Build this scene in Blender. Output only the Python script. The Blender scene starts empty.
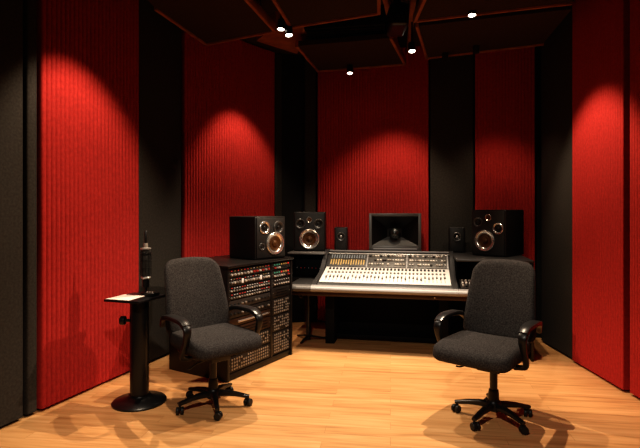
import bpy, bmesh, math, random
from mathutils import Vector, Matrix
random.seed(7)
PI = math.pi
SC = bpy.context.scene
COL = SC.collection
F, HC, YH, CX = 500.0, 1.45, 210.0, 320.0      # focal length in pixels, eye height, horizon row, centre column

def fp(px, py):                                 # a floor point seen at that pixel
    d = F * HC / (py - YH)
    return Vector(((px - CX) / F * d, d, 0))

def hit(px, a, b):                              # where the sight line of a column meets the wall line a-b
    k = (px - CX) / F
    t = (k * a[1] - a[0]) / ((b[0] - a[0]) - k * (b[1] - a[1]))
    return Vector((a[0] + t * (b[0] - a[0]), a[1] + t * (b[1] - a[1]), 0))

# ------------------------------------------------------------------ materials
def mat(name, col, rough=.5, metal=0, spec=.5, noise=None, bump=None, emit=None, coat=0):
    m = bpy.data.materials.new(name); m.use_nodes = True
    nt = m.node_tree; N = nt.nodes; L = nt.links
    b = N['Principled BSDF']
    b.inputs['Base Color'].default_value = (*col, 1)
    b.inputs['Roughness'].default_value = rough
    b.inputs['Metallic'].default_value = metal
    b.inputs['Specular IOR Level'].default_value = spec
    b.inputs['Coat Weight'].default_value = coat
    tc = None
    if noise or bump:
        tc = N.new('ShaderNodeTexCoord')
    if noise:
        sc, amt = noise
        n = N.new('ShaderNodeTexNoise'); n.inputs['Scale'].default_value = sc; n.inputs['Detail'].default_value = 4
        L.new(tc.outputs['Object'], n.inputs['Vector'])
        r = N.new('ShaderNodeValToRGB')
        r.color_ramp.elements[0].position = .3; r.color_ramp.elements[1].position = .7
        r.color_ramp.elements[0].color = (*[c * (1 - amt) for c in col], 1)
        r.color_ramp.elements[1].color = (*[min(1, c * (1 + amt)) for c in col], 1)
        L.new(n.outputs['Fac'], r.inputs['Fac']); L.new(r.outputs['Color'], b.inputs['Base Color'])
    if bump:
        sc, st = bump
        n = N.new('ShaderNodeTexNoise'); n.inputs['Scale'].default_value = sc; n.inputs['Detail'].default_value = 3
        L.new(tc.outputs['Object'], n.inputs['Vector'])
        bp = N.new('ShaderNodeBump'); bp.inputs['Strength'].default_value = st; bp.inputs['Distance'].default_value = .01
        L.new(n.outputs['Fac'], bp.inputs['Height']); L.new(bp.outputs['Normal'], b.inputs['Normal'])
    if emit:
        b.inputs['Emission Color'].default_value = (*emit[0], 1); b.inputs['Emission Strength'].default_value = emit[1]
    return m

def floor_material():
    m = bpy.data.materials.new('oak_floor'); m.use_nodes = True
    nt = m.node_tree; N = nt.nodes; L = nt.links; b = N['Principled BSDF']
    tc = N.new('ShaderNodeTexCoord'); mp = N.new('ShaderNodeMapping')
    mp.inputs['Rotation'].default_value = (0, 0, .14)
    L.new(tc.outputs['Object'], mp.inputs['Vector'])
    br = N.new('ShaderNodeTexBrick')
    br.offset = .37; br.offset_frequency = 2
    br.inputs['Scale'].default_value = 1
    br.inputs['Brick Width'].default_value = 1.15
    br.inputs['Row Height'].default_value = .115
    br.inputs['Mortar Size'].default_value = .0016
    br.inputs['Mortar Smooth'].default_value = .3
    br.inputs['Bias'].default_value = 0
    br.inputs['Color1'].default_value = (.42, .42, .42, 1)
    br.inputs['Color2'].default_value = (.62, .62, .62, 1)
    br.inputs['Mortar'].default_value = (.3, .3, .3, 1)
    L.new(mp.outputs['Vector'], br.inputs['Vector'])
    m2 = N.new('ShaderNodeMapping'); m2.inputs['Scale'].default_value = (1.2, 16, 1)
    L.new(mp.outputs['Vector'], m2.inputs['Vector'])
    off = N.new('ShaderNodeVectorMath'); off.operation = 'MULTIPLY_ADD'
    off.inputs[1].default_value = (7, 7, 7)
    L.new(br.outputs['Color'], off.inputs[0]); L.new(m2.outputs['Vector'], off.inputs[2])
    gn = N.new('ShaderNodeTexNoise'); gn.inputs['Scale'].default_value = 1.6; gn.inputs['Detail'].default_value = 6
    gn.inputs['Distortion'].default_value = .6
    L.new(off.outputs['Vector'], gn.inputs['Vector'])
    mx = N.new('ShaderNodeMix'); mx.data_type = 'FLOAT'; mx.inputs[0].default_value = .5
    L.new(br.outputs['Color'], mx.inputs[2]); L.new(gn.outputs['Fac'], mx.inputs[3])
    r = N.new('ShaderNodeValToRGB'); e = r.color_ramp.elements
    e[0].position = .34; e[0].color = (.42, .20, .075, 1)
    e[1].position = .68; e[1].color = (.80, .50, .25, 1)
    k = e.new(.5); k.color = (.66, .375, .165, 1)
    L.new(mx.outputs[0], r.inputs['Fac']); L.new(r.outputs['Color'], b.inputs['Base Color'])
    b.inputs['Roughness'].default_value = .46
    b.inputs['Specular IOR Level'].default_value = .35
    bp = N.new('ShaderNodeBump'); bp.inputs['Strength'].default_value = .08; bp.inputs['Distance'].default_value = .004
    L.new(br.outputs['Color'], bp.inputs['Height']); L.new(bp.outputs['Normal'], b.inputs['Normal'])
    return m

M = dict(
    floor=floor_material(),
    shell=mat('wall_paint_black', (.012, .011, .010), .9),
    ceil=mat('ceiling_brown', (.055, .028, .012), .85),
    red=mat('red_ribbed_fabric', (.46, .047, .040), .85, spec=.12, noise=(40, .12), bump=(220, .15)),
    blackfab=mat('black_acoustic_fabric', (.062, .056, .049), .95, spec=.15, noise=(60, .2), bump=(260, .3)),
    cloud=mat('dark_brown_acoustic_felt', (.060, .036, .018), .9, spec=.15, noise=(50, .15)),
    wood=mat('reddish_wood_trim', (.34, .13, .045), .5, noise=(9, .25)),
    chairfab=mat('charcoal_speckled_fabric', (.056, .051, .049), .95, spec=.2, noise=(130, .6), bump=(400, .5)),
    plastic=mat('black_plastic', (.016, .015, .015), .38, spec=.5),
    pad=mat('armrest_plastic', (.028, .027, .027), .30, spec=.6),
    steel=mat('black_steel', (.013, .013, .014), .33, spec=.6),
    chrome=mat('chrome', (.72, .71, .70), .22, 1),
    castor=mat('caster_rubber', (.02, .02, .02), .45),
    rackblack=mat('rack_black_lacquer', (.014, .012, .011), .36, spec=.5),
    unit=mat('rack_unit_black', (.022, .019, .017), .45),
    unitgrey=mat('rack_unit_grey', (.05, .044, .04), .45),
    unitbrown=mat('rack_unit_brown', (.05, .026, .016), .4),
    silver=mat('brushed_silver', (.60, .58, .55), .35, .7),
    jack=mat('jack_ring_nickel', (.42, .38, .33), .4, .5),
    red_led=mat('red_indicator', (.5, .02, .02), .4, emit=((1, .10, .06), .35)),
    amber=mat('amber_indicator', (.36, .26, .11), .4, emit=((1, .55, .12), .12)),
    green=mat('green_indicator', (.06, .22, .15), .4, emit=((.15, .8, .5), .10)),
    white_led=mat('white_indicator', (.8, .78, .74), .4, emit=((1, .9, .8), .1)),
    knobwhite=mat('ivory_knob', (.62, .57, .5), .4),
    knobred=mat('red_knob', (.42, .05, .035), .4),
    knobblack=mat('black_knob', (.025, .025, .025), .35),
    cab=mat('speaker_cabinet_black', (.016, .0145, .0135), .42, spec=.5),
    baffle=mat('speaker_baffle', (.024, .023, .022), .5, bump=(300, .15)),
    cone_dark=mat('speaker_cone_dark', (.012, .011, .010), .45),
    cone_amber=mat('speaker_cone_copper', (.11, .05, .018), .40, .3),
    ring_silver=mat('speaker_trim_silver', (.66, .62, .57), .25, .85),
    ring_dark=mat('speaker_trim_dark', (.11, .105, .10), .3, .5),
    horn=mat('horn_black', (.010, .009, .008), .4, spec=.4),
    plug=mat('glossy_black', (.016, .018, .016), .26, spec=1.0),
    hornframe=mat('horn_frame_grey', (.13, .126, .12), .38, .3),
    console=mat('console_charcoal', (.040, .039, .039), .42, spec=.5),
    consoledark=mat('console_black', (.006, .0055, .0055), .7, spec=.25),
    rest=mat('console_bolster_grey', (.30, .29, .285), .42, .1),
    restdark=mat('console_bolster_dark', (.13, .125, .12), .42),
    apron=mat('console_walnut_apron', (.055, .026, .012), .35),
    fader_panel=mat('fader_plate_pale', (.56, .545, .52), .5, .0),
    meter=mat('meter_panel_grey', (.10, .095, .088), .5, .2, noise=(70, .3)),
    meterwin=mat('meter_window_blue_grey', (.20, .23, .25), .35),
    meterdark=mat('meter_panel_dark', (.045, .042, .038), .45),
    fadercap=mat('fader_cap_dark', (.03, .03, .034), .4),
    fadercap2=mat('fader_cap_grey', (.20, .19, .18), .4),
    paper=mat('white_paper', (.82, .76, .68), .75, noise=(14, .05)),
    mic=mat('microphone_black', (.022, .021, .020), .36, .5),
    mesh=mat('microphone_mesh', (.05, .047, .042), .42, .6, bump=(500, .8)),
    lamp=mat('lamp_face', (1, .95, .85), .4, emit=((1, .92, .80), 14)),
)

# ------------------------------------------------------------------ mesh builder
class MB:
    def __init__(s): s.v = []; s.f = []
    def add(s, vs, fs, X=None):
        b = len(s.v)
        s.v += [tuple((X @ Vector(p)) if X else p) for p in vs]
        s.f += [tuple(b + i for i in f) for f in fs]
        return s
    def box(s, c, d, bev=0, X=None, seg=2):
        bm = bmesh.new(); bmesh.ops.create_cube(bm, size=1)
        for v in bm.verts: v.co = Vector((c[0] + v.co.x * d[0], c[1] + v.co.y * d[1], c[2] + v.co.z * d[2]))
        if bev: bmesh.ops.bevel(bm, geom=list(bm.edges), offset=bev, segments=seg, profile=.5, affect='EDGES')
        bm.verts.index_update()
        s.add([v.co[:] for v in bm.verts], [[v.index for v in f.verts] for f in bm.faces], X); bm.free(); return s
    def lathe(s, prof, n=24, X=None, caps=True):
        vs = []; fs = []
        for r, z in prof:
            for i in range(n):
                a = 2 * PI * i / n; vs.append((r * math.cos(a), r * math.sin(a), z))
        for j in range(len(prof) - 1):
            for i in range(n):
                k = (i + 1) % n; fs.append((j * n + i, j * n + k, (j + 1) * n + k, (j + 1) * n + i))
        if caps:
            fs.append(tuple(reversed(range(n)))); fs.append(tuple((len(prof) - 1) * n + i for i in range(n)))
        return s.add(vs, fs, X)
    def sweep(s, pts, wid, thk, side=(1, 0, 0), n=12, pw=.6, X=None):
        P = [Vector(p) for p in pts]; S0 = Vector(side); vs = []; fs = []; m = len(P)
        for i, p in enumerate(P):
            t = (P[min(i + 1, m - 1)] - P[max(i - 1, 0)]).normalized()
            sd = (S0 - t * S0.dot(t)).normalized(); nn = t.cross(sd)
            w = wid[i] if isinstance(wid, (list, tuple)) else wid
            h = thk[i] if isinstance(thk, (list, tuple)) else thk
            for k in range(n):
                a = 2 * PI * k / n; c, q = math.cos(a), math.sin(a)
                vs.append(p + sd * (w / 2 * math.copysign(abs(c) ** pw, c)) + nn * (h / 2 * math.copysign(abs(q) ** pw, q)))
        for j in range(m - 1):
            for k in range(n):
                q = (k + 1) % n; fs.append((j * n + k, j * n + q, (j + 1) * n + q, (j + 1) * n + k))
        fs.append(tuple(reversed(range(n)))); fs.append(tuple((m - 1) * n + i for i in range(n)))
        return s.add([tuple(v) for v in vs], fs, X)
    def prism(s, prof, x0, x1, X=None):           # profile of (y, z) points extruded along x
        n = len(prof)
        vs = [(x0, y, z) for y, z in prof] + [(x1, y, z) for y, z in prof]
        fs = [(i, (i + 1) % n, n + (i + 1) % n, n + i) for i in range(n)] + [tuple(reversed(range(n))), tuple(range(n, 2 * n))]
        return s.add(vs, fs, X)
    def cushion(s, w, d, t, rc, re, deform=None, X=None, nc=7, power=1.0):
        # padded rounded slab in x-y, thickness along z
        def outline(ins):
            a, b = w / 2 - ins, d / 2 - ins; r = max(.004, rc - ins); o = []
            for cx, cy, a0 in ((a - r, b - r, 0), (-a + r, b - r, 90), (-a + r, -b + r, 180), (a - r, -b + r, 270)):
                for k in range(nc):
                    q = math.radians(a0 + 90 * k / (nc - 1)); o.append((cx + r * math.cos(q), cy + r * math.sin(q)))
            out = []                                        # even spacing along the straight runs
            for i in range(len(o)):
                p, q = o[i], o[(i + 1) % len(o)]
                out.append(p)
                if (i + 1) % nc == 0:
                    for k in range(1, 5): out.append((p[0] + (q[0] - p[0]) * k / 5, p[1] + (q[1] - p[1]) * k / 5))
            return out
        rings = []
        K = 6
        half = t / 2
        edge = []
        for k in range(K + 1):
            ph = -PI / 2 + PI * k / K
            edge.append((re * (1 - math.cos(ph)), (half - min(re, half)) * (1 if ph > 0 else -1 if ph < 0 else 0) + min(re, half) * math.sin(ph)))
        inner = [.25, .5, .75, .93]
        o0 = outline(re)
        for q in inner: rings.append([(x * q, y * q, -half) for x, y in o0])
        for ins, z in edge: rings.append([(x, y, z) for x, y in outline(ins)])
        for q in reversed(inner): rings.append([(x * q, y * q, half) for x, y in o0])
        n = len(rings[0]); vs = [p for r in rings for p in r]; fs = []
        for j in range(len(rings) - 1):
            for i in range(n):
                k = (i + 1) % n; fs.append((j * n + i, j * n + k, (j + 1) * n + k, (j + 1) * n + i))
        vs.append((0, 0, -half)); vs.append((0, 0, half)); last = (len(rings) - 1) * n
        for i in range(n):
            k = (i + 1) % n
            fs.append((len(vs) - 2, k, i)); fs.append((len(vs) - 1, last + i, last + k))
        if deform: vs = [deform(*p) for p in vs]
        return s.add(vs, fs, X)
    def build(s, name, m, parent=None, smooth=35):
        me = bpy.data.meshes.new(name); me.from_pydata(s.v, [], s.f); me.update()
        bm = bmesh.new(); bm.from_mesh(me); bmesh.ops.recalc_face_normals(bm, faces=bm.faces); bm.to_mesh(me); bm.free()
        if smooth:
            me.shade_smooth(); me.set_sharp_from_angle(angle=math.radians(smooth))
        me.materials.append(m if not isinstance(m, str) else M[m])
        o = bpy.data.objects.new(name, me); COL.objects.link(o)
        if parent: o.parent = parent
        return o

def curve(pts, n=6):                               # Catmull-Rom through the points
    P = [Vector(p) for p in pts]; P = [2 * P[0] - P[1]] + P + [2 * P[-1] - P[-2]]; out = []
    for i in range(1, len(P) - 2):
        a, b, c, d = P[i - 1:i + 3]
        for k in range(n):
            t = k / n
            out.append(.5 * (2 * b + (c - a) * t + (2 * a - 5 * b + 4 * c - d) * t * t + (3 * b - a - 3 * c + d) * t ** 3))
    out.append(P[-2]); return out

def tag(o, label, cat, group=None):
    o['label'] = label; o['category'] = cat
    if group: o['group'] = group
    return o

def thing(name, label, cat, loc=(0, 0, 0), rz=0, group=None):
    o = bpy.data.objects.new(name, None); COL.objects.link(o); o.empty_display_size = .1
    o.location = loc; o.rotation_euler = (0, 0, rz)
    return tag(o, label, cat, group)

def struct(o): o['kind'] = 'structure'; return o
def X(loc=(0, 0, 0), rx=0, ry=0, rz=0):
    return Matrix.Translation(loc) @ Matrix.Rotation(rz, 4, 'Z') @ Matrix.Rotation(ry, 4, 'Y') @ Matrix.Rotation(rx, 4, 'X')

def copy_thing(root):
    c = root.copy(); COL.objects.link(c)
    for ch in list(root.children):
        d = ch.copy(); COL.objects.link(d); d.parent = c
        for g in list(ch.children):
            e = g.copy(); COL.objects.link(e); e.parent = d
    return c

# ------------------------------------------------------------------ room
ZC = 3.45
W = [(-2.36, -1.6), (-2.36, 2.55), (-1.445, 5.20), (-.57, 6.30), (-.04, 6.45), (2.43, 5.62), (2.43, -1.6)]   # faces of the panels
OFF = .075
def offset_line(a, b, d):                          # moved to the outside (left of the walking direction)
    v = Vector((b[0] - a[0], b[1] - a[1])); n = Vector((-v.y, v.x)).normalized() * d
    return (a[0] + n.x, a[1] + n.y), (b[0] + n.x, b[1] + n.y)
def meet(l1, l2):
    (x1, y1), (x2, y2) = l1; (x3, y3), (x4, y4) = l2
    D = (x1 - x2) * (y3 - y4) - (y1 - y2) * (x3 - x4)
    p, q = x1 * y2 - y1 * x2, x3 * y4 - y3 * x4
    return ((p * (x3 - x4) - (x1 - x2) * q) / D, (p * (y3 - y4) - (y1 - y2) * q) / D)
def ringpts(d):
    ls = [offset_line(W[i], W[(i + 1) % len(W)], d) for i in range(len(W))]
    return [meet(ls[i - 1], ls[i]) for i in range(len(W))]
inn, out = ringpts(OFF), ringpts(OFF + .1)
names = ['wall_left', 'wall_left', 'wall_left_diagonal', 'wall_left_corner', 'wall_back', 'wall_right', 'wall_front']
for i, nm in enumerate(names):
    j = (i + 1) % len(W)
    b = MB(); q = [inn[i], inn[j], out[j], out[i]]
    b.add([(x, y, 0) for x, y in q] + [(x, y, ZC) for x, y in q], [(3, 2, 1, 0), (4, 5, 6, 7), (0, 1, 5, 4), (1, 2, 6, 5), (2, 3, 7, 6), (3, 0, 4, 7)])
    struct(b.build(nm, 'shell'))
b = MB(); n = len(out)
b.add([(x, y, -.1) for x, y in out] + [(x, y, 0) for x, y in out], [tuple(range(n)), tuple(range(2 * n - 1, n - 1, -1))] + [(i, (i + 1) % n, n + (i + 1) % n, n + i) for i in range(n)])
struct(b.build('floor', 'floor', smooth=0))
b = MB()
b.add([(x, y, ZC) for x, y in out] + [(x, y, ZC + .1) for x, y in out], [tuple(range(n)), tuple(range(2 * n - 1, n - 1, -1))] + [(i, (i + 1) % n, n + (i + 1) % n, n + i) for i in range(n)])
struct(b.build('ceiling', 'ceil', smooth=0))
for i, nm in ((1, 'baseboard_left'), (2, 'baseboard_left_diagonal'), (4, 'baseboard_back'), (5, 'baseboard_right')):
    a, c = offset_line(W[i], W[i + 1], OFF - .004); a, c = Vector((*a, 0)), Vector((*c, 0))
    v = (c - a); L_ = v.length; ang = math.atan2(v.y, v.x)
    struct(MB().box((L_ / 2, -.006, .02), (L_ - .16, .012, .04), X=X(a, rz=ang)).build(nm, 'shell'))

def panel(wi, px0, px1, colour, label, pitch=0, depth=.012, t=.045, y0=None, y1=None, proud=0):
    a, c = W[wi], W[wi + 1]
    p = hit(px0, a, c) if y0 is None else Vector((a[0] + (c[0] - a[0]) * (y0 - a[1]) / (c[1] - a[1]), y0, 0))
    q = hit(px1, a, c) if y1 is None else Vector((a[0] + (c[0] - a[0]) * (y1 - a[1]) / (c[1] - a[1]), y1, 0))
    v = q - p; ln = v.length; ang = math.atan2(v.y, v.x)
    # local x along the wall, room on -y
    prof = []
    if pitch:
        nr = max(1, round(ln / pitch)); w = ln / nr
        for k in range(nr):
            for u, h in ((0, 0), (.12, .55), (.28, .92), (.5, 1), (.72, .92), (.88, .55)):
                prof.append(((k + u) * w, -h * depth - proud))
        prof.append((ln, -proud))
    else:
        e = .012
        prof = [(0, e), (e * .3, e * .3), (e, -proud), (ln - e, -proud), (ln - e * .3, e * .3), (ln, e)]
    prof = [(0, t)] + prof + [(ln, t)]
    b = MB(); n = len(prof); z0, z1 = .022, ZC - .02
    b.add([(x, y, z0) for x, y in prof] + [(x, y, z1) for x, y in prof],
          [(i, (i + 1) % n, n + (i + 1) % n, n + i) for i in range(n)] + [tuple(reversed(range(n))), tuple(range(n, 2 * n))])
    o = b.build('acoustic_panel', colour, smooth=50)
    o.location = p; o.rotation_euler = (0, 0, ang)
    return tag(o, label, 'acoustic panel', 'floor to ceiling acoustic wall panels')

panel(1, -125, 23.6, 'blackfab', 'wide black fabric wall panel at the outer left edge of the view')
panel(1, 27.5, 37.5, 'blackfab', 'narrow black fabric strip panel beside the widest ribbed red wall panel')
panel(1, 41, 138.5, 'red', 'ribbed red wall panel behind the pedestal stand with the microphone', .042, .013)
panel(1, 139.5, 181.5, 'blackfab', 'black fabric wall panel directly behind the microphone')
panel(2, 184, 274.5, 'red', 'ribbed red wall panel behind the outboard rack and its loudspeaker', .036, .010)
panel(2, 276, 303.5, 'blackfab', 'black fabric wall panel left of the loudspeaker on the console wing')
panel(3, 305, 316, 'blackfab', 'narrow black corner panel behind the loudspeaker on the console wing')
panel(4, 317.5, 428.5, 'red', 'widest ribbed red back wall panel, behind the horn loudspeaker', .034, .007)
panel(4, 430, 473.5, 'blackfab', 'black fabric back wall panel between the two ribbed red ones')
panel(4, 475, 535, 'red', 'narrower ribbed red back wall panel behind the right corner loudspeaker', .034, .007)
panel(5, 541, 573, 'blackfab', 'black fabric panel at the far end of the right side wall')
panel(5, 574.5, 626, 'red', 'ribbed red panel on the right side wall beside the front chair', .034, .006, proud=.02)
panel(5, 630, 900, 'red', 'ribbed red panel cut off by the right edge of the view', .034, .006)
# behind the viewer the side walls simply go on
# ------------------------------------------------------------------ ceiling clouds
def sky(px, py, z):
    d = F * (z - HC) / (YH - py); return Vector(((px - CX) / F * d, d, z))
def cloud(pts, label, z, t=.05, trims=()):
    r = thing('ceiling_cloud', label, 'ceiling panel', (*(sum(pts, Vector()) / len(pts)).xy, z), 0, 'acoustic panels hung from the ceiling')
    o = r.location; q = [p - o for p in pts]; n = len(q)
    b = MB(); b.add([(p.x, p.y, 0) for p in q] + [(p.x, p.y, t) for p in q], [tuple(range(n)), tuple(range(2 * n - 1, n - 1, -1))] + [(i, (i + 1) % n, n + (i + 1) % n, n + i) for i in range(n)])
    b.build('panel', 'cloud', r, smooth=0)
    for i in trims:
        a, c = q[i], q[(i + 1) % n]; v = c - a; ln = v.length
        MB().box((ln / 2, 0, t / 2), (ln + .02, .03, t + .03), .004, X=X((a.x, a.y, 0), rz=math.atan2(v.y, v.x))).build('edge_trim', 'wood', r)
    for p in q:                                    # hanging rods up to the ceiling
        MB().lathe([(.006, t), (.006, ZC - z - .002)], 8, X=X((p.x * .8, p.y * .8, 0))).build('hanger', 'steel', r)
    return r
ZL = 3.16
cloud([sky(206, 44, ZL), sky(275, 31, ZL), sky(236, 0, ZL) + Vector((-.12, -.9, 0)), sky(156, 9, ZL) + Vector((-.05, -.9, 0)), sky(156, 9, ZL)],
      'dark brown ceiling panel with a wood edge above the widest left red panel', ZL, trims=(0, 1, 4))
cloud([sky(291, 27, ZL), sky(379, 13, ZL), sky(367, 0, ZL) + Vector((-.05, -1.2, 0)), sky(247, 0, ZL) + Vector((.02, -1.2, 0))],
      'dark brown ceiling panel nearest the viewer, above the middle of the room', ZL, trims=(0, 1, 3))
cloud([sky(318, 71, ZL), sky(405, 64, ZL), sky(391, 38, ZL), sky(297, 46, ZL)],
      'dark brown ceiling panel with a wood edge above the mixing console', ZL, trims=(0, 1, 3))
cloud([sky(427, 58, ZL), sky(543, 44, ZL), sky(572, 9, ZL), sky(417, 26, ZL)],
      'dark brown ceiling panel meeting the right corner of the back wall', ZL, trims=(0, 3))
cloud([sky(415, 21, ZL), sky(571, 3, ZL), sky(571, 3, ZL) + Vector((0, -1, 0)), sky(421, 0, ZL) + Vector((0, -1, 0))],
      'dark brown ceiling panel just in front of the right corner one', ZL, trims=(0, 3))
# ceiling beam between the clouds
b = MB(); q = [sky(256, 41, 3.30), sky(297, 54, 3.30), sky(312, 26, 3.30), sky(276, 26, 3.30)]; n = 4
b.add([tuple(p) for p in q] + [(p.x, p.y, ZC - .002) for p in q], [tuple(range(n)), tuple(range(2 * n - 1, n - 1, -1))] + [(i, (i + 1) % n, n + (i + 1) % n, n + i) for i in range(n)])
struct(b.build('trim_1', 'wood', smooth=0))
for k, (x0, y0, x1, y1) in enumerate(((384, -6, 398, 58), (414, -6, 408, 58))):
    p, q = sky(x0, y0, 3.34), sky(x1, y1, 3.34); v = q - p
    struct(MB().box((v.length / 2, 0, .05), (v.length, .05, .1), .004, X=X(p, rz=math.atan2(v.y, v.x))).build('trim_%d' % (k + 2), 'wood'))
# black slatted box added in place of the shaded gap between the clouds
p, q = sky(307, 35, 3.25), sky(386, 30, 3.25); v = q - p; c = (p + q) / 2
vt = thing('ceiling_gap_shade', 'long black box standing in for the shaded gap between two ceiling panels above the console', 'vent', (c.x, c.y, 3.25), math.atan2(v.y, v.x))
MB().box((0, 0, .10), (v.length, .30, .19), .006).build('shade_box', 'consoledark', vt)
for k in range(4): MB().box((0, -.11 + .073 * k, -.004), (v.length - .03, .012, .02), .002).build('gap_slat', 'steel', vt)

# ------------------------------------------------------------------ ceiling lamps
def spotlight(px, py, z, label, aim, lit=True, up=.16, r=.036):
    p = sky(px, py, z)
    t = thing('ceiling_spotlight', label, 'spotlight', p, 0, 'ceiling spotlights')
    dirv = ((Vector(aim) - p).normalized() + Vector((0, 0, -1.6))).normalized(); Q = dirv.to_track_quat('Z', 'Y').to_matrix().to_4x4()
    MB().lathe([(r * .55, -.10), (r, -.085), (r, .0), (r * .92, .006), (r * .86, -.004)], 24, X=Q).build('housing', 'steel', t)
    if lit: MB().lathe([(.001, -.001), (r * .84, -.001), (r * .8, .001), (.001, .0015)], 24, X=Q, caps=False).build('lens', 'lamp', t)
    else: MB().lathe([(.001, -.001), (r * .84, -.001), (r * .8, .001), (.001, .0015)], 24, X=Q, caps=False).build('lens', 'plug', t)
    MB().lathe([(.009, .03), (.009, ZC - z - .03)], 10).build('stem', 'steel', t)
    MB().lathe([(.03, ZC - z - .03), (.034, ZC - z - .012), (.034, ZC - z - .002)], 16).build('ceiling_plate', 'steel', t)
    return t, p
S_A = spotlight(281, 29, 3.12, 'lit round spotlight beside the hanging ceiling panel of the left side', (-1.0, 3.6, .5))
S_B = spotlight(289, 35, 3.07, 'lit spotlight hanging lowest over the outboard rack, beside its lit neighbour', (.1, 3.6, 1.2))
S_C = spotlight(412, 51, 3.05, 'lit spotlight hanging below the black ceiling box', (.9, 3.0, .8))
S_D = spotlight(350, 73, 3.06, 'lit spotlight over the middle of the mixing console, closest to the back wall', (.4, 4.6, .6), r=.036)
S_E = spotlight(472, 15, 3.13, 'lit spotlight set in the wood edge above the front chair', (1.0, 3.2, .5))
S_F = spotlight(445, 60, 3.09, 'unlit small black spotlight beside the black back wall panel', (1.6, 6, 1.5), False, r=.034)
S_G = spotlight(476, 53, 3.09, 'unlit small black spotlight in front of the narrower back red panel', (1.8, 6, 1.5), False, r=.034)
# black box under the ceiling
p = sky(398, 18, 3.16)
hb = thing('ceiling_projector', 'black box hanging from the ceiling between the wood beams', 'ceiling box', (p.x, p.y + .05, 3.16))
MB().cushion(.17, .34, .20, .04, .03).build('housing', 'plastic', hb)
MB().box((0, -.172, .0), (.10, .01, .07), .003).build('front_grille', 'steel', hb)
MB().lathe([(.035, .10), (.035, ZC - 3.162)], 16).build('mount_tube', 'steel', hb)

# ------------------------------------------------------------------ office chairs
def make_chair(label):
    t = thing('office_chair', label, 'chair', group='charcoal swivel chairs')
    # front is -y
    def seatdef(x, y, z):
        q = (y + .24) / .48
        z2 = z + .006 * math.cos(x / .25 * PI / 2) if z > 0 else z * (1 - .1 * abs(x) / .25)
        dip = .025 * max(0, 1 - q / .3) ** 2                 # waterfall front
        sx = x * (1 - .06 * max(0, q - .5) * 2 * .8)
        return (sx, y - .03,   .490 + z2 - dip * (1 if z > -.02 else .4) + .012 * (x / .25) ** 2 * (z > 0))
    MB().cushion(.535, .54, .104, .075, .042, seatdef).build('seat', 'chairfab', t, smooth=60)
    MB().cushion(.44, .42, .03, .10, .012, lambda x, y, z: (x, y, .424 + z)).build('seat_pan', 'plastic', t)
    BH = .57
    def backdef(x, y, z):
        v = (y + BH / 2) / BH                                 # 0 bottom, 1 top
        w = 1.04 - .17 * v ** 1.2
        yy = .255 + .15 * v + .012 * math.sin(v * PI) * -1.6
        yy += -.05 * (x / .24) ** 2 * .9
        crown = .012 * (1 - (x / .2) ** 2) * max(0, v - .8) * 5
        return (x * w, yy - z * (1 - .25 * v), .50 + BH * v * .985 + crown)
    MB().cushion(.52, BH, .085, .085, .038, backdef).build('backrest', 'chairfab', t, smooth=60)
    def shelldef(x, y, z):
        p = backdef(x, y, z); return (p[0], p[1] + .045, p[2])
    MB().cushion(.47, BH - .06, .02, .08, .008, shelldef).build('back_shell', 'plastic', t)
    MB().sweep(curve([(0, .02, .392), (0, .20, .392), (0, .31, .42), (0, .345, .52), (0, .37, .68)]), [.09] * 25, .022).build('back_bar', 'steel', t)
    for s in (-1, 1):
        path = curve([(s * .262, .300, .585), (s * .280, .23, .648), (s * .288, .12, .675), (s * .292, 0, .682), (s * .292, -.11, .674),
                      (s * .292, -.172, .635), (s * .292, -.160, .565), (s * .292, -.115, .49), (s * .280, -.075, .425), (s * .20, -.05, .400)])
        n = len(path)
        wd = [(.038 + .030 * max(0, 1 - abs(i / n - .38) / .3) ** .6) for i in range(n)]
        th = [.036 - .008 * i / n for i in range(n)]
        arm = MB().sweep(path, wd, th).build('armrest', 'plastic', t)
        q = path[8:29]
        MB().sweep([v + Vector((0, -.006 if v.z < .655 else 0, .009)) for v in q], [.078 - .018 * abs(i - 10) / 10 for i in range(len(q))], .024).build('arm_pad', 'pad', arm)
        arm['label'] = 'curved black armrest'
    mech = MB().box((0, .0, .382), (.16, .24, .060), .012).build('tilt_mechanism', 'steel', t)
    MB().sweep(curve([(-.07, -.03, .362), (-.16, -.05, .355), (-.215, -.06, .335), (-.245, -.065, .335)]), [.012] * 13 + [.014] * 5 + [.028], .010, side=(0, 1, 0)).build('lever', 'plastic', mech)
    MB().lathe([(.026, .20), (.026, .350), (.030, .355)], 18).build('gas_lift', 'steel', t)
    MB().lathe([(.034, .075), (.036, .10), (.036, .18), (.032, .205), (.026, .21)], 20).build('column_sleeve', 'plastic', t)
    MB().lathe([(.04, .062), (.052, .07), (.052, .115), (.044, .13), (.036, .132)], 20).build('base_hub', 'steel', t)
    for k in range(5):
        a = 2 * PI * k / 5
        leg = MB().sweep([Vector((r, 0, z)) for r, z in ((.035, .098), (.10, .098), (.17, .09), (.235, .076), (.266, .072))], [.052, .046, .040, .034, .030], [.046, .040, .032, .026, .022], side=(0, 1, 0), X=X(rz=a)).build('leg', 'steel', t)
        fr = X(rz=a) @ X((.253, 0, 0), rz=1.1)
        cb = MB()
        for s in (-1, 1): cb.lathe([(.010, -.011), (.024, -.010), (.027, -.004), (.027, .004), (.024, .010), (.010, .011)], 16, X=fr @ X((.008, s * .016, .027), rx=PI / 2))
        cb.lathe([(.008, .027), (.008, .064)], 8, X=fr)
        cb.box((.004, 0, .043), (.036, .012, .026), .004, X=fr)
        cb.build('caster', 'castor', leg)
    return t
chair = make_chair('charcoal swivel chair by the right side wall, in front of the mixing console')
chair.location = (1.205, 3.47, 0); chair.rotation_euler = (0, 0, math.radians(-39))
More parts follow.
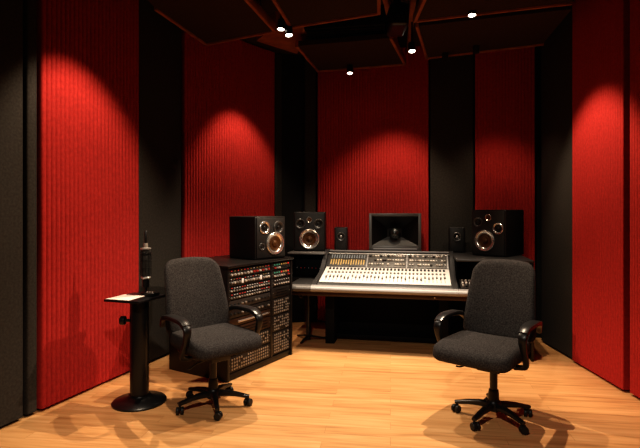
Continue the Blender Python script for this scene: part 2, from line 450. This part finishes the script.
def spin_base(c, ang):
    for o in c.children:
        if o.name.split('.')[0] == 'leg': o.rotation_euler.z = ang
spin_base(chair, math.radians(7 + 39))
c2 = copy_thing(chair)
for o in chair.children:
    if o.name.split('.')[0] in ('seat', 'seat_pan'): o.location.y = -.06
    if o.name.split('.')[0] in ('seat', 'seat_pan', 'backrest', 'back_shell', 'back_bar', 'armrest'): o.location.x = -.045
c2['label'] = 'charcoal swivel chair beside the pedestal stand, in front of the outboard rack'
c2.location = (-.79, 3.70, 0); c2.rotation_euler = (0, 0, math.radians(41))
spin_base(c2, math.radians(0 - 41))

# ------------------------------------------------------------------ pedestal stand, paper, microphone
PS = Vector((-1.365, 3.78, 0))
st = thing('pedestal_stand', 'black pedestal stand with a round base and small tabletop near the red wall', 'stand', PS)
MB().lathe([(.196, .0), (.198, .010), (.19, .018), (.12, .034), (.085, .05), (.078, .06)], 48).build('base', 'steel', st)
MB().lathe([(.068, .05), (.068, .765), (.05, .772)], 40).build('column', 'steel', st)
kb = MB().lathe([(.012, .0), (.012, .035), (.032, .038), (.034, .05), (.034, .068), (.028, .075)], 20, X=X((-.062, -.02, .62), ry=-PI / 2)).build('clamp_knob', 'plastic', st)
RT = math.atan2(-.095, .291)
tt = X((-1.398 - PS.x, 3.80 - PS.y, 0), rz=RT)
MB().box((0, 0, .782), (.31, .335, .018), .004, X=tt).build('tabletop', 'steel', st)
MB().box((0, 0, .769), (.16, .16, .010), .002, X=tt).build('top_bracket', 'steel', st)
tw = Matrix.Translation(PS) @ tt
pg = MB().add([(-.148, -.155, 0), (.06, -.16, 0), (.055, .040, .0006), (-.146, .05, 0), (-.148, -.155, .0016), (.06, -.16, .0016), (.055, .040, .0022), (-.146, .05, .0016)],
              [(3, 2, 1, 0), (4, 5, 6, 7), (0, 1, 5, 4), (1, 2, 6, 5), (2, 3, 7, 6), (3, 0, 4, 7)]).build('paper_sheet', 'paper', smooth=0)
pg.matrix_world = tw @ Matrix.Translation((0, 0, .7915)); tag(pg, 'white sheet of paper lying on the pedestal stand', 'paper')
mp = tw @ Vector((-.005, .122, .791))
mc = thing('microphone', 'tall black studio microphone standing on the small pedestal tabletop', 'microphone', mp)
MB().lathe([(.038, 0), (.04, .006), (.036, .014), (.02, .018)], 28).build('foot', 'mic', mc)
MB().lathe([(.011, .014), (.011, .06)], 14).build('stem', 'mic', mc)
MB().lathe([(.022, .055), (.026, .06), (.026, .115), (.020, .12)], 24).build('mount_cup', 'mic', mc)
MB().lathe([(.024, .118), (.036, .124), (.038, .132), (.033, .14)], 28).build('lower_ring', 'silver', mc)
body = MB().lathe([(.034, .14), (.040, .148), (.0405, .255), (.038, .33), (.034, .352)], 32).build('body', 'mesh', mc)
cb = MB()
for k in range(10):
    a = 2 * PI * k / 10; cb.box((.0405, 0, .245), (.004, .006, .19), .001, X=X(rz=a))
cb.build('cage_bars', 'mic', body)
for z in (.20, .26, .315): MB().lathe([(.0395, z), (.043, z + .002), (.043, z + .006), (.0395, z + .008)], 28).build('cage_ring', 'mic', body)
MB().lathe([(.036, .350), (.040, .354), (.040, .362), (.018, .366)], 28).build('upper_ring', 'silver', mc)
MB().lathe([(.016, .364), (.017, .385), (.015, .40)], 20).build('collar', 'jack', mc)
MB().lathe([(.010, .398), (.0105, .49), (.006, .498)], 16).build('top_rod', 'mic', mc)
cp = tw @ Vector((.095, .075, .7915))
cx = thing('control_box', 'small black control box with metal knobs on the pedestal tabletop', 'controller', cp, RT)
MB().box((-.005, .0, .012), (.075, .085, .024), .005).build('case', 'mic', cx)
for k in range(3): MB().lathe([(.009, .024), (.009, .036), (.006, .038)], 12, X=X((-.03 + .024 * k, -.02, 0))).build('knob', 'chrome', cx)
# ------------------------------------------------------------------ outboard rack
RA = fp(227.5, 383); RB = fp(292.5, 354.5); rv = RB - RA; RW = rv.length; RZ = math.atan2(rv.y, rv.x); RH, RD = .98, .70
rk = thing('outboard_rack', 'black two-bay outboard rack cabinet beside the charcoal chair of the left side', 'rack', RA, RZ)
xd = .63
MB().box((.014, RD / 2, RH / 2 - .01), (.028, RD, RH - .02), .004).build('side_panel', 'rackblack', rk)
MB().box((RW - .014, RD / 2, RH / 2 - .01), (.028, RD, RH - .02), .004).build('side_panel', 'rackblack', rk)
MB().box((RW / 2, RD / 2 - .008, RH - .012), (RW + .02, RD + .016, .024), .006).build('top_panel', 'rackblack', rk)
MB().box((RW / 2, RD / 2, .03), (RW - .06, RD - .02, .056), .003).build('plinth', 'rackblack', rk)
MB().box((RW / 2, RD - .012, RH / 2), (RW - .06, .02, RH - .06), .002).build('back_panel', 'rackblack', rk)
MB().box((xd, .30, RH / 2 + .015), (.034, .58, RH - .085), .003).build('divider', 'rackblack', rk)
RM = Matrix.Translation(RA) @ Matrix.Rotation(RZ, 4, 'Z')
bays = {'wide': (.031, xd - .02), 'slim': (xd + .02, RW - .031)}
def rack_unit(bay, z0, z1, kind, label, face='unit'):
    x0, x1 = bays[bay]; w = x1 - x0; h = z1 - z0; zc = h / 2
    t = thing('rack_unit', label, 'rack unit', RM @ Vector(((x0 + x1) / 2, .012, z0)), RZ, 'units mounted in the outboard rack')
    MB().box((0, .008, zc), (w, .014, h - .004), .0025).build('faceplate', face, t)
    MB().box((0, .16, zc), (w - .03, .29, h - .012)).build('chassis', 'unit', t)
    def knob(x, z, r, m, ln=.018): MB().lathe([(r, 0), (r, ln * .8), (r * .8, ln)], 14, X=X((x, .001, z), rx=PI / 2)).build('knob', m, t)
    def led(x, z, m, sx=.008, sz=.006): MB().box((x, -.001, z), (sx, .006, sz), .001).build('indicator', m, t)
    rnd = random.Random(hash(label) % 1 + int(z0 * 1000) + (7 if bay == 'slim' else 0))
    lo, hi = -w / 2 + .03, w / 2 - .03
    if kind == 'vents':
        for k in range(3): MB().box((0, 0, h * (.25 + .25 * k)), (w - .09, .006, .006), .001).build('vent_slot', 'consoledark', t)
    if kind == 'red':
        n = int((hi - lo) / .042)
        for k in range(n + 1):
            x = lo + (hi - lo) * k / n
            knob(x, h * .36, .0095, rnd.choice(['knobwhite', 'knobred', 'silver', 'knobwhite']))
            led(x + .004, h * .78, rnd.choice(['red_led', 'red_led', 'white_led', 'amber']), .010, .007)
    if kind == 'amber':
        n = int((hi - lo) / .036)
        for k in range(n + 1):
            x = lo + (hi - lo) * k / n
            if k % 7 == 4: MB().box((x, -.001, zc), (.026, .006, h * .55), .002).build('meter', 'white_led', t)
            else: knob(x, h * .45, .010, rnd.choice(['knobwhite', 'jack', 'silver'])); led(x, h * .85, rnd.choice(['amber', 'white_led', 'red_led']))
    if kind == 'dots':
        n = int((hi - lo) / .034)
        for k in range(n + 1):
            x = lo + (hi - lo) * k / n; knob(x, h * .32, .0075, rnd.choice(['silver', 'knobwhite', 'jack']), .012)
            led(x + .008, h * .78, rnd.choice(['white_led', 'red_led', 'white_led']), .014, .005)
    if kind == 'dim':
        n = int((hi - lo) / .045)
        for k in range(n + 1):
            x = lo + (hi - lo) * k / n; knob(x, h * .5, .009, rnd.choice(['knobblack', 'knobblack', 'jack']), .014)
    if kind == 'strip':
        MB().box((.04, -.004, h * .5), (w * .74, .014, .016), .004).build('handle', 'silver', t)
    if kind == 'led':
        n = int((hi - lo) / .036)
        for k in range(n + 1):
            x = lo + (hi - lo) * k / n
            led(x, h * .72, 'green' if k < n * .35 else rnd.choice(['red_led', 'red_led', 'amber']), .018, .014)
            knob(x, h * .3, .0085, rnd.choice(['knobred', 'knobwhite', 'silver', 'knobblack']))
    if kind == 'patch':
        b = MB(); nx, nz = int((w - .03) / .031), int((h - .012) / .027)
        for r in range(nz):
            for k in range(nx):
                if rnd.random() < .10: continue
                x = -(nx - 1) * .0155 + k * .031; z = h / 2 - (nz - 1) * .0135 + r * .027
                b.lathe([(.0095, .002), (.0095, -.003), (.0045, -.003), (.0045, .0)], 8, X=X((x, .0, z), rx=-PI / 2))
        f = b.build('jack_field', 'jack', t); f['kind'] = 'stuff'
    for x in (-w / 2 + .008, w / 2 - .008):
        MB().lathe([(.004, 0), (.004, .002), (.002, .0035)], 8, X=X((x, .001, h * .5), rx=PI / 2)).build('screw', 'jack', t)
    return t
for a in (('wide', .872, .945, 'red', 'topmost unit of the wide rack bay, red lights over ivory knobs'),
          ('wide', .797, .868, 'amber', 'second unit from the top of the wide rack bay, amber lights and a pale meter'),
          ('wide', .742, .793, 'dots', 'slim third unit of the wide rack bay, row of pale buttons'),
          ('wide', .680, .738, 'dots', 'fourth unit of the wide rack bay, under the slim one of pale buttons'),
          ('wide', .602, .676, 'dim', 'upper of two dark units in the middle of the wide rack bay', 'unitgrey'),
          ('wide', .522, .598, 'dim', 'lower of two dark units in the middle of the wide rack bay'),
          ('wide', .452, .518, 'strip', 'rack unit with a long silver handle bar, above the brown blank one', 'unitbrown'),
          ('wide', .342, .448, 'vents', 'dark brown blank unit with slots above the patch bays of the wide bay', 'unitbrown'),
          ('wide', .202, .338, 'patch', 'upper patch bay of jack rows in the wide rack bay'),
          ('wide', .062, .198, 'patch', 'lowest patch bay of jack rows in the wide rack bay'),
          ('slim', .875, .945, 'led', 'topmost unit of the slim rack bay, green and red lights'),
          ('slim', .795, .871, 'led', 'second unit of the slim rack bay, red lights over small knobs'),
          ('slim', .712, .791, 'dots', 'third unit of the slim rack bay, pale buttons'),
          ('slim', .602, .708, 'vents', 'black blank unit with slots in the slim rack bay'),
          ('slim', .442, .598, 'patch', 'upper patch bay of the slim rack bay'),
          ('slim', .282, .438, 'patch', 'middle patch bay of the slim rack bay'),
          ('slim', .066, .278, 'patch', 'lowest and tallest patch bay, in the slim rack bay')):
    rack_unit(*a)

# ------------------------------------------------------------------ mixing console
TH = -.20; CO = Vector((.622, 4.95, 0))
CM = Matrix.Translation(CO) @ Matrix.Rotation(TH, 4, 'Z')
co = thing('mixing_console', 'long charcoal studio mixing console with pale fader bed along the back wall', 'mixing console', CO, TH)
HU = .675
def cb_(name, c, d, m, bev=.004, parent=None): return MB().box(c, d, bev).build(name, m, parent or co)
prof = [(.03, .60), (.03, .675), (.06, .702), (.50, .812), (.70, .945), (.76, .965), (.80, .965), (.80, .60)]
MB().prism(prof, -HU, HU).build('mixer_frame', 'console', co)
# side cheeks, curved
ch = [(-.01, .615), (-.02, .66), (.0, .70), (.06, .722)] + [tuple(v)[1:] for v in curve([(0, .10, .728), (0, .36, .775), (0, .52, .865), (0, .64, .955), (0, .75, .992)], 5)] + [(.80, .992), (.80, .60)]
for s in (-1, 1): MB().prism(ch, s * HU + (0 if s > 0 else -.045), s * HU + (.045 if s > 0 else 0)).build('side_cheek', 'console', co)
def on(seg, u, t, h=0):                             # a frame lying on the sloped surface
    (v0, z0), (v1, z1) = seg; a = math.atan2(z1 - z0, v1 - v0)
    return X((u, v0 + (v1 - v0) * t, z0 + (z1 - z0) * t), rx=a) @ Matrix.Translation((0, 0, h))
FS = ((.06, .704), (.50, .814)); MS = ((.502, .817), (.70, .948))
lf = .4535; lm = .2374
MB().box((0, 0, .004), (2 * HU - .03, lf - .01, .010), .002, X=on(FS, 0, .5)).build('fader_panel', 'fader_panel', co)
NC = 32; pitch = (2 * HU - .10) / NC
slots = MB()
for k in range(NC):
    u = -HU + .05 + (k + .5) * pitch
    slots.box((0, 0, .0095), (.004, lf * .36, .002), X=on(FS, u, .30))
sl = slots.build('fader_slots', 'consoledark', co); sl['kind'] = 'stuff'
rr = random.Random(3)
for k in range(NC):
    u = -HU + .05 + (k + .5) * pitch
    MB().box((0, 0, .018), (.017, .030, .018), .004, X=on(FS, u, .33 + rr.uniform(-.07, .07))).build('fader', 'fadercap2', co)
for k in range(NC):
    u = -HU + .05 + (k + .5) * pitch
    MB().lathe([(.011, .008), (.011, .022), (.008, .026)], 10, X=on(FS, u, .60)).build('channel_knob', 'fadercap2', co)
for k in range(NC):
    u = -HU + .05 + (k + .5) * pitch
    MB().box((0, 0, .016), (.020, .034, .016), .004, X=on(FS, u, .84)).build('channel_button', 'fadercap', co)
ml = (2 * HU - .04) / 3
for k in range(3):
    u = -HU + .02 + ml * (k + .5)
    mpn = MB().box((0, 0, .003), (ml - .018, lm - .012, .008), .002, X=on(MS, u, .5)).build('meter_panel', 'meterdark' if k == 0 else 'meter', co)
    MB().box((0, 0, .005), (.016, lm, .012), .002, X=on(MS, u + ml / 2 * (1 if k < 2 else .985), .5)).build('divider_strip', 'rest', mpn)
    if k == 0:
        for j in range(14):
            x = u - ml / 2 + .035 + (ml - .07) * j / 13
            MB().box((0, 0, .009), (.014, lm * (.30 + .12 * rr.random()), .005), .001, X=on(MS, x, .34)).build('level_meter', 'amber', mpn)
            MB().box((0, 0, .009), (.012, lm * .26, .005), .001, X=on(MS, x, .76)).build('level_window', 'meterwin', mpn)
    else:
        for r, tt_ in enumerate((.2, .5, .8)):
            for j in range(14):
                x = u - ml / 2 + .035 + (ml - .07) * j / 13 + rr.uniform(-.004, .004)
                if rr.random() < .12: continue
                MB().lathe([(.0125, .006), (.0125, .02), (.010, .024)], 8, X=on(MS, x, tt_)).build('knob', rr.choice(['knobwhite', 'silver', 'knobwhite', 'unitgrey', 'jack']), mpn)
MB().box((0, .765, .975), (2 * HU, .05, .018), .005).build('bridge_cap', 'rest', co)
MB().box((0, 0, .006), (2 * HU, .016, .014), .003, X=on(MS, 0, .99)).build('bridge_strip', 'silver', co)
# bolster along the front
def bolster(u0, u1, m):
    p = [(.045 * math.cos(a) * 1.35 - .008, .655 + .036 * math.sin(a)) for a in [2 * PI * k / 16 for k in range(16)]]
    return MB().prism(p, u0, u1).build('front_bolster', m, co)
bolster(-HU - .045, HU + .045, 'rest'); bolster(-.995, -HU - .047, 'restdark'); bolster(HU + .047, 1.25, 'rest')
cb_('front_apron', (.13, .03, .603), (2.24, .022, .062), 'apron')
MB().lathe([(.010, 0), (.010, .014), (.007, .018)], 12, X=X((.50, .018, .596), rx=PI / 2)).build('latch', 'chrome', co)
for s in (-1, 1): cb_('leg', (s * .60, .58, .30), (.10, .44, .598), 'consoledark', .006)
cb_('modesty_panel', (.0, .74, .30), (1.40, .03, .598), 'consoledark')
cb_('foot_rail', (.0, .56, .05), (1.10, .05, .04), 'consoledark')
# wing over the stand
cb_('wing_desk', (-.86, .30, .652), (.27, .58, .040), 'console', .008)
cb_('wing_side', (-1.11, .82, .79), (.024, .54, .33), 'consoledark')
cb_('wing_back', (-.91, 1.08, .79), (.39, .02, .30), 'consoledark')
cb_('wing_floor', (-.92, .84, .652), (.40, .48, .040), 'consoledark')
cb_('wing_shelf', (-.91, .82, .957), (.43, .56, .022), 'restdark', .006)
wg = cb_('wing_module', (-.90, .86, .78), (.34, .30, .19), 'consoledark')
for k in range(7): MB().box((-1.05 + .045 * k, .709, .775), (.006, .006, .005), .001).build('indicator', 'red_led' if k % 3 else 'white_led', wg)
pl = MB().lathe([(.028, .01), (.028, .632)], 20, X=X((-.865, .47, 0))).build('support_post', 'steel', co)
MB().lathe([(.05, .60), (.05, .633)], 20, X=X((-.865, .47, 0))).build('post_plate', 'steel', pl)
MB().lathe([(.010, 0), (.010, .03), (.036, .034), (.036, .062), (.03, .068)], 18, X=X((-.89, .46, .50), ry=-PI / 2)).build('clamp_knob', 'plastic', pl)
for a in (20, 140, 260):
    MB().sweep([Vector((.01, 0, .05)), Vector((.08, 0, .035)), Vector((.2, 0, .014))], [.034, .03, .024], [.024, .02, .016], side=(0, 1, 0), X=X((-.865, .47, 0), rz=math.radians(a))).build('foot', 'steel', pl)
# ledge behind the bridge and the other wing
cb_('rear_ledge', (-.0, .935, .955), (1.38, .25, .022), 'console')
cb_('ledge_back', (-.01, .83, .77), (1.36, .02, .35), 'consoledark')
cb_('wing_desk', (1.06, .34, .652), (.68, .62, .040), 'console', .008)
cb_('wing_side', (1.415, .52, .472), (.024, .82, .943), 'rackblack')
cb_('wing_back', (1.06, .90, .48), (.68, .02, .92), 'consoledark')
cb_('wing_shelf', (1.07, .55, .955), (.72, .90, .022), 'console', .006)
cb_('wing_riser', (.738, .70, .81), (.02, .38, .268), 'consoledark')
rc = thing('knob_controller', 'small black monitor controller crowded with knobs beside the pale fader bed', 'controller', CM @ Vector((.85, .16, .6725)), TH)
MB().prism([(-.09, .0), (-.09, .02), (.11, .075), (.11, .0)], -.10, .12).build('case', 'unit', rc)
for r in range(3):
    for k in range(6):
        MB().lathe([(.0115, .0), (.0115, .016), (.008, .02)], 10, X=X((-.075 + .034 * k, -.06 + .06 * r, .029 + .0165 * r), rx=.27)).build('knob', rr.choice(['silver', 'knobwhite', 'knobblack', 'jack', 'silver']), rc)

# ------------------------------------------------------------------ loudspeakers
def speaker(name, label, loc, rz, w, h, d, drivers, group=None, cab='cab'):
    t = thing(name, label, 'loudspeaker', loc, rz, group)
    MB().box((0, d / 2, h / 2), (w, d, h), .010, seg=3).build('cabinet', cab, t)
    MB().box((0, -.003, h / 2), (w - .03, .012, h - .03), .004).build('baffle', 'baffle', t)
    for nm, x, z, r, ring, cone, cap in drivers:
        R = X((x * w, -.008, (.5 + z) * h), rx=PI / 2)
        o = MB().lathe([(r * 1.0, 0), (r * .99, r * .09 + .003), (r * .93, r * .12 + .004), (r * .80, r * .11 + .004), (r * .66, r * .04 + .002), (r * .62, .0)], 36, X=R, caps=False).build(nm, ring, t)
        MB().lathe([(r * .65, .003), (r * .61, r * .06 + .002), (r * .55, .004), (r * .30, .0012), (r * .001, .0010)], 36, X=R, caps=False).build('cone', cone, o)
        MB().lathe([(r * .30, .001), (r * .26, r * .10), (r * .15, r * .16), (r * .001, r * .18)], 24, X=R, caps=False).build('dust_cap', cap, o)
    return t
G = 'large three-way loudspeakers'
big = [('woofer', 0, -.19, .118, 'ring_silver', 'cone_amber', 'cone_amber'), ('tweeter', .0, .30, .034, 'ring_silver', 'cone_amber', 'cone_amber'),
       ('midrange', -.29, .20, .058, 'ring_dark', 'cone_dark', 'cone_dark'), ('midrange', .29, .20, .058, 'ring_dark', 'cone_dark', 'cone_dark')]
bigR = [('woofer', -.10, -.17, .112, 'ring_silver', 'cone_amber', 'cone_amber'), ('tweeter', .0, .33, .036, 'ring_silver', 'cone_amber', 'cone_amber'),
        ('midrange', -.30, .23, .052, 'ring_dark', 'cone_dark', 'cone_dark'), ('midrange', .29, .10, .060, 'ring_silver', 'cone_dark', 'cone_dark')]
bigL = [('woofer', .12, -.14, .110, 'ring_silver', 'cone_amber', 'cone_amber'), ('midrange', -.22, .24, .062, 'ring_silver', 'cone_dark', 'cone_dark'),
        ('midrange', .24, .24, .062, 'ring_dark', 'cone_dark', 'cone_dark'), ('port', -.30, -.20, .036, 'ring_dark', 'cone_dark', 'cone_dark')]
LS = .967
p = Vector((-.608, 4.68, RH + .0005)); a = math.radians(45); w = .375
speaker('studio_monitor', 'large black loudspeaker on top of the outboard rack', p + Vector((math.cos(a), math.sin(a), 0)) * w / 2, a, w, .408, .42, bigL, G)
speaker('studio_monitor', 'large black loudspeaker on the console wing, facing straight ahead', Vector((-.124, 5.85, .969)), -.06, .368, .458, .33, big, G)
q = Vector((1.897, 5.10, LS + .0005)); a = math.radians(-45); w = .376
speaker('studio_monitor', 'large black loudspeaker in the corner behind the front chair, turned inward', q - Vector((math.cos(a), math.sin(a), 0)) * w / 2, a, w, .485, .44, bigR, G)
small = [('driver', 0, .12, .050, 'ring_dark', 'cone_dark', 'silver')]
def at(px, d, z): return Vector(((px - CX) / F * d, d, z))
G2 = 'small single-driver loudspeakers'
speaker('mini_monitor', 'small black loudspeaker between the wing loudspeaker and the horn', at(341, 5.86, .9665), -.08, .155, .28, .14, small, G2)
speaker('mini_monitor', 'small black loudspeaker right of the horn, before the black back panel', at(457, 5.68, .9675), -.2, .175, .285, .14, small, G2)
# horn loudspeaker
hw, hh, hd = .60, .445, .17
hn = thing('horn_loudspeaker', 'wide square horn loudspeaker with a glossy ball behind the console', 'loudspeaker', at(395, 5.78, .9665), -.10)
b = MB()
for c, d in (((-hw / 2 + .0175, hd / 2, hh / 2), (.035, hd, hh)), ((hw / 2 - .0175, hd / 2, hh / 2), (.035, hd, hh))): b.box(c, d, .004)
b.box((0, hd / 2, hh - .0175), (hw - .06, hd, .035), .004); b.box((0, hd / 2, .035), (hw - .06, hd, .07), .004); b.box((0, hd - .006, hh / 2), (hw - .06, .012, hh - .06))
b.build('frame', 'hornframe', hn)
x0, z0 = hw / 2 - .036, .072
o_ = [(-x0, .012, z0), (x0, .012, z0), (x0, .012, hh - .036), (-x0, .012, hh - .036)]
i_ = [(-.085, .15, .165), (.085, .15, .165), (.085, .15, .265), (-.085, .15, .265)]
MB().add(o_ + i_, [(k, (k + 1) % 4, 4 + (k + 1) % 4, 4 + k) for k in (1, 2, 3)] + [(4, 5, 6, 7)]).build('horn_flare', 'horn', hn, smooth=0)
lf_ = MB().add(o_ + i_, [(0, 1, 5, 4)]).build('lower_flare', 'hornframe', hn, smooth=0); lf_['label'] = 'grey lower face of the horn'
MB().lathe([(.001, -.068), (.033, -.059), (.056, -.037), (.068, 0), (.056, .037), (.033, .059), (.001, .068)], 28, X=X((0, .058, .212)), caps=False).build('phase_plug', 'plug', hn, smooth=80)
MB().box((0, -.004, .032), (.5, .012, .016), .003).build('badge_strip', 'rest', hn)

# ------------------------------------------------------------------ lights
def lamp(loc, aim, watt, size, blend=.6, col=(1, .78, .55), r=.03):
    l = bpy.data.lights.new('spot', 'SPOT'); l.energy = watt; l.color = col; l.spot_size = math.radians(size); l.spot_blend = blend; l.shadow_soft_size = r
    o = bpy.data.objects.new('spot_lamp', l); COL.objects.link(o); o.location = loc
    o.rotation_euler = (Vector(aim) - Vector(loc)).to_track_quat('-Z', 'Y').to_euler(); return o
exec_lights = True
WARM = (1, .81, .61); PALE = (1, .90, .78)
lamp((-1.22, 3.42, 3.15), (-1.80, 3.85, 1.4), 118, 72, .6, WARM)           # left ribbed panel
lamp((-.58, 5.32, 3.10), (-.88, 5.78, 1.2), 62, 72, .6, WARM)              # panel behind the rack
lamp((.80, 5.25, 3.05), (.72, 5.95, 1.0), 76, 76, .7, WARM)                # back wall
lamp((1.80, 4.80, 3.05), (1.88, 5.50, 1.1), 36, 70, .7, WARM)              # back wall, corner
lamp((1.45, 4.20, 3.12), (2.38, 4.35, 1.35), 112, 62, .6, WARM)             # right wall
lamp((.15, 4.1, 3.05), (.10, 4.1, 0), 100, 66, .7, PALE)                   # middle of the floor
lamp((1.28, 4.22, 3.05), (-.05, 3.65, 0), 190, 100, .5, WARM, .015)        # over the front chair
lamp((-.38, 4.70, 3.02), (.20, 3.60, 0), 160, 98, .5, WARM, .015)         # over the outboard rack
lamp((-.25, .6, 3.15), (.0, 3.6, 0), 205, 66, .5, PALE, .015)              # from behind the viewer
lamp((.55, 4.25, 3.02), (.66, 5.25, .75), 58, 46, .7, PALE)                # console
wd = bpy.data.worlds.new('dark_room'); SC.world = wd; wd.use_nodes = True
wd.node_tree.nodes['Background'].inputs['Color'].default_value = (.02, .016, .012, 1)
wd.node_tree.nodes['Background'].inputs['Strength'].default_value = .2

# ------------------------------------------------------------------ camera
cd = bpy.data.cameras.new('camera'); ca = bpy.data.objects.new('camera', cd); COL.objects.link(ca)
cd.sensor_fit = 'HORIZONTAL'; cd.sensor_width = 36; cd.lens = 36 * F / 640
cd.shift_y = -14 / 640
ca.location = (0, 0, HC); ca.rotation_euler = (PI / 2, 0, 0); cd.clip_start = .05
SC.camera = ca
SC.view_settings.view_transform = 'Standard'
SC.view_settings.exposure = 0
try: SC.view_settings.look = 'High Contrast'
except Exception as e: print('look', e)
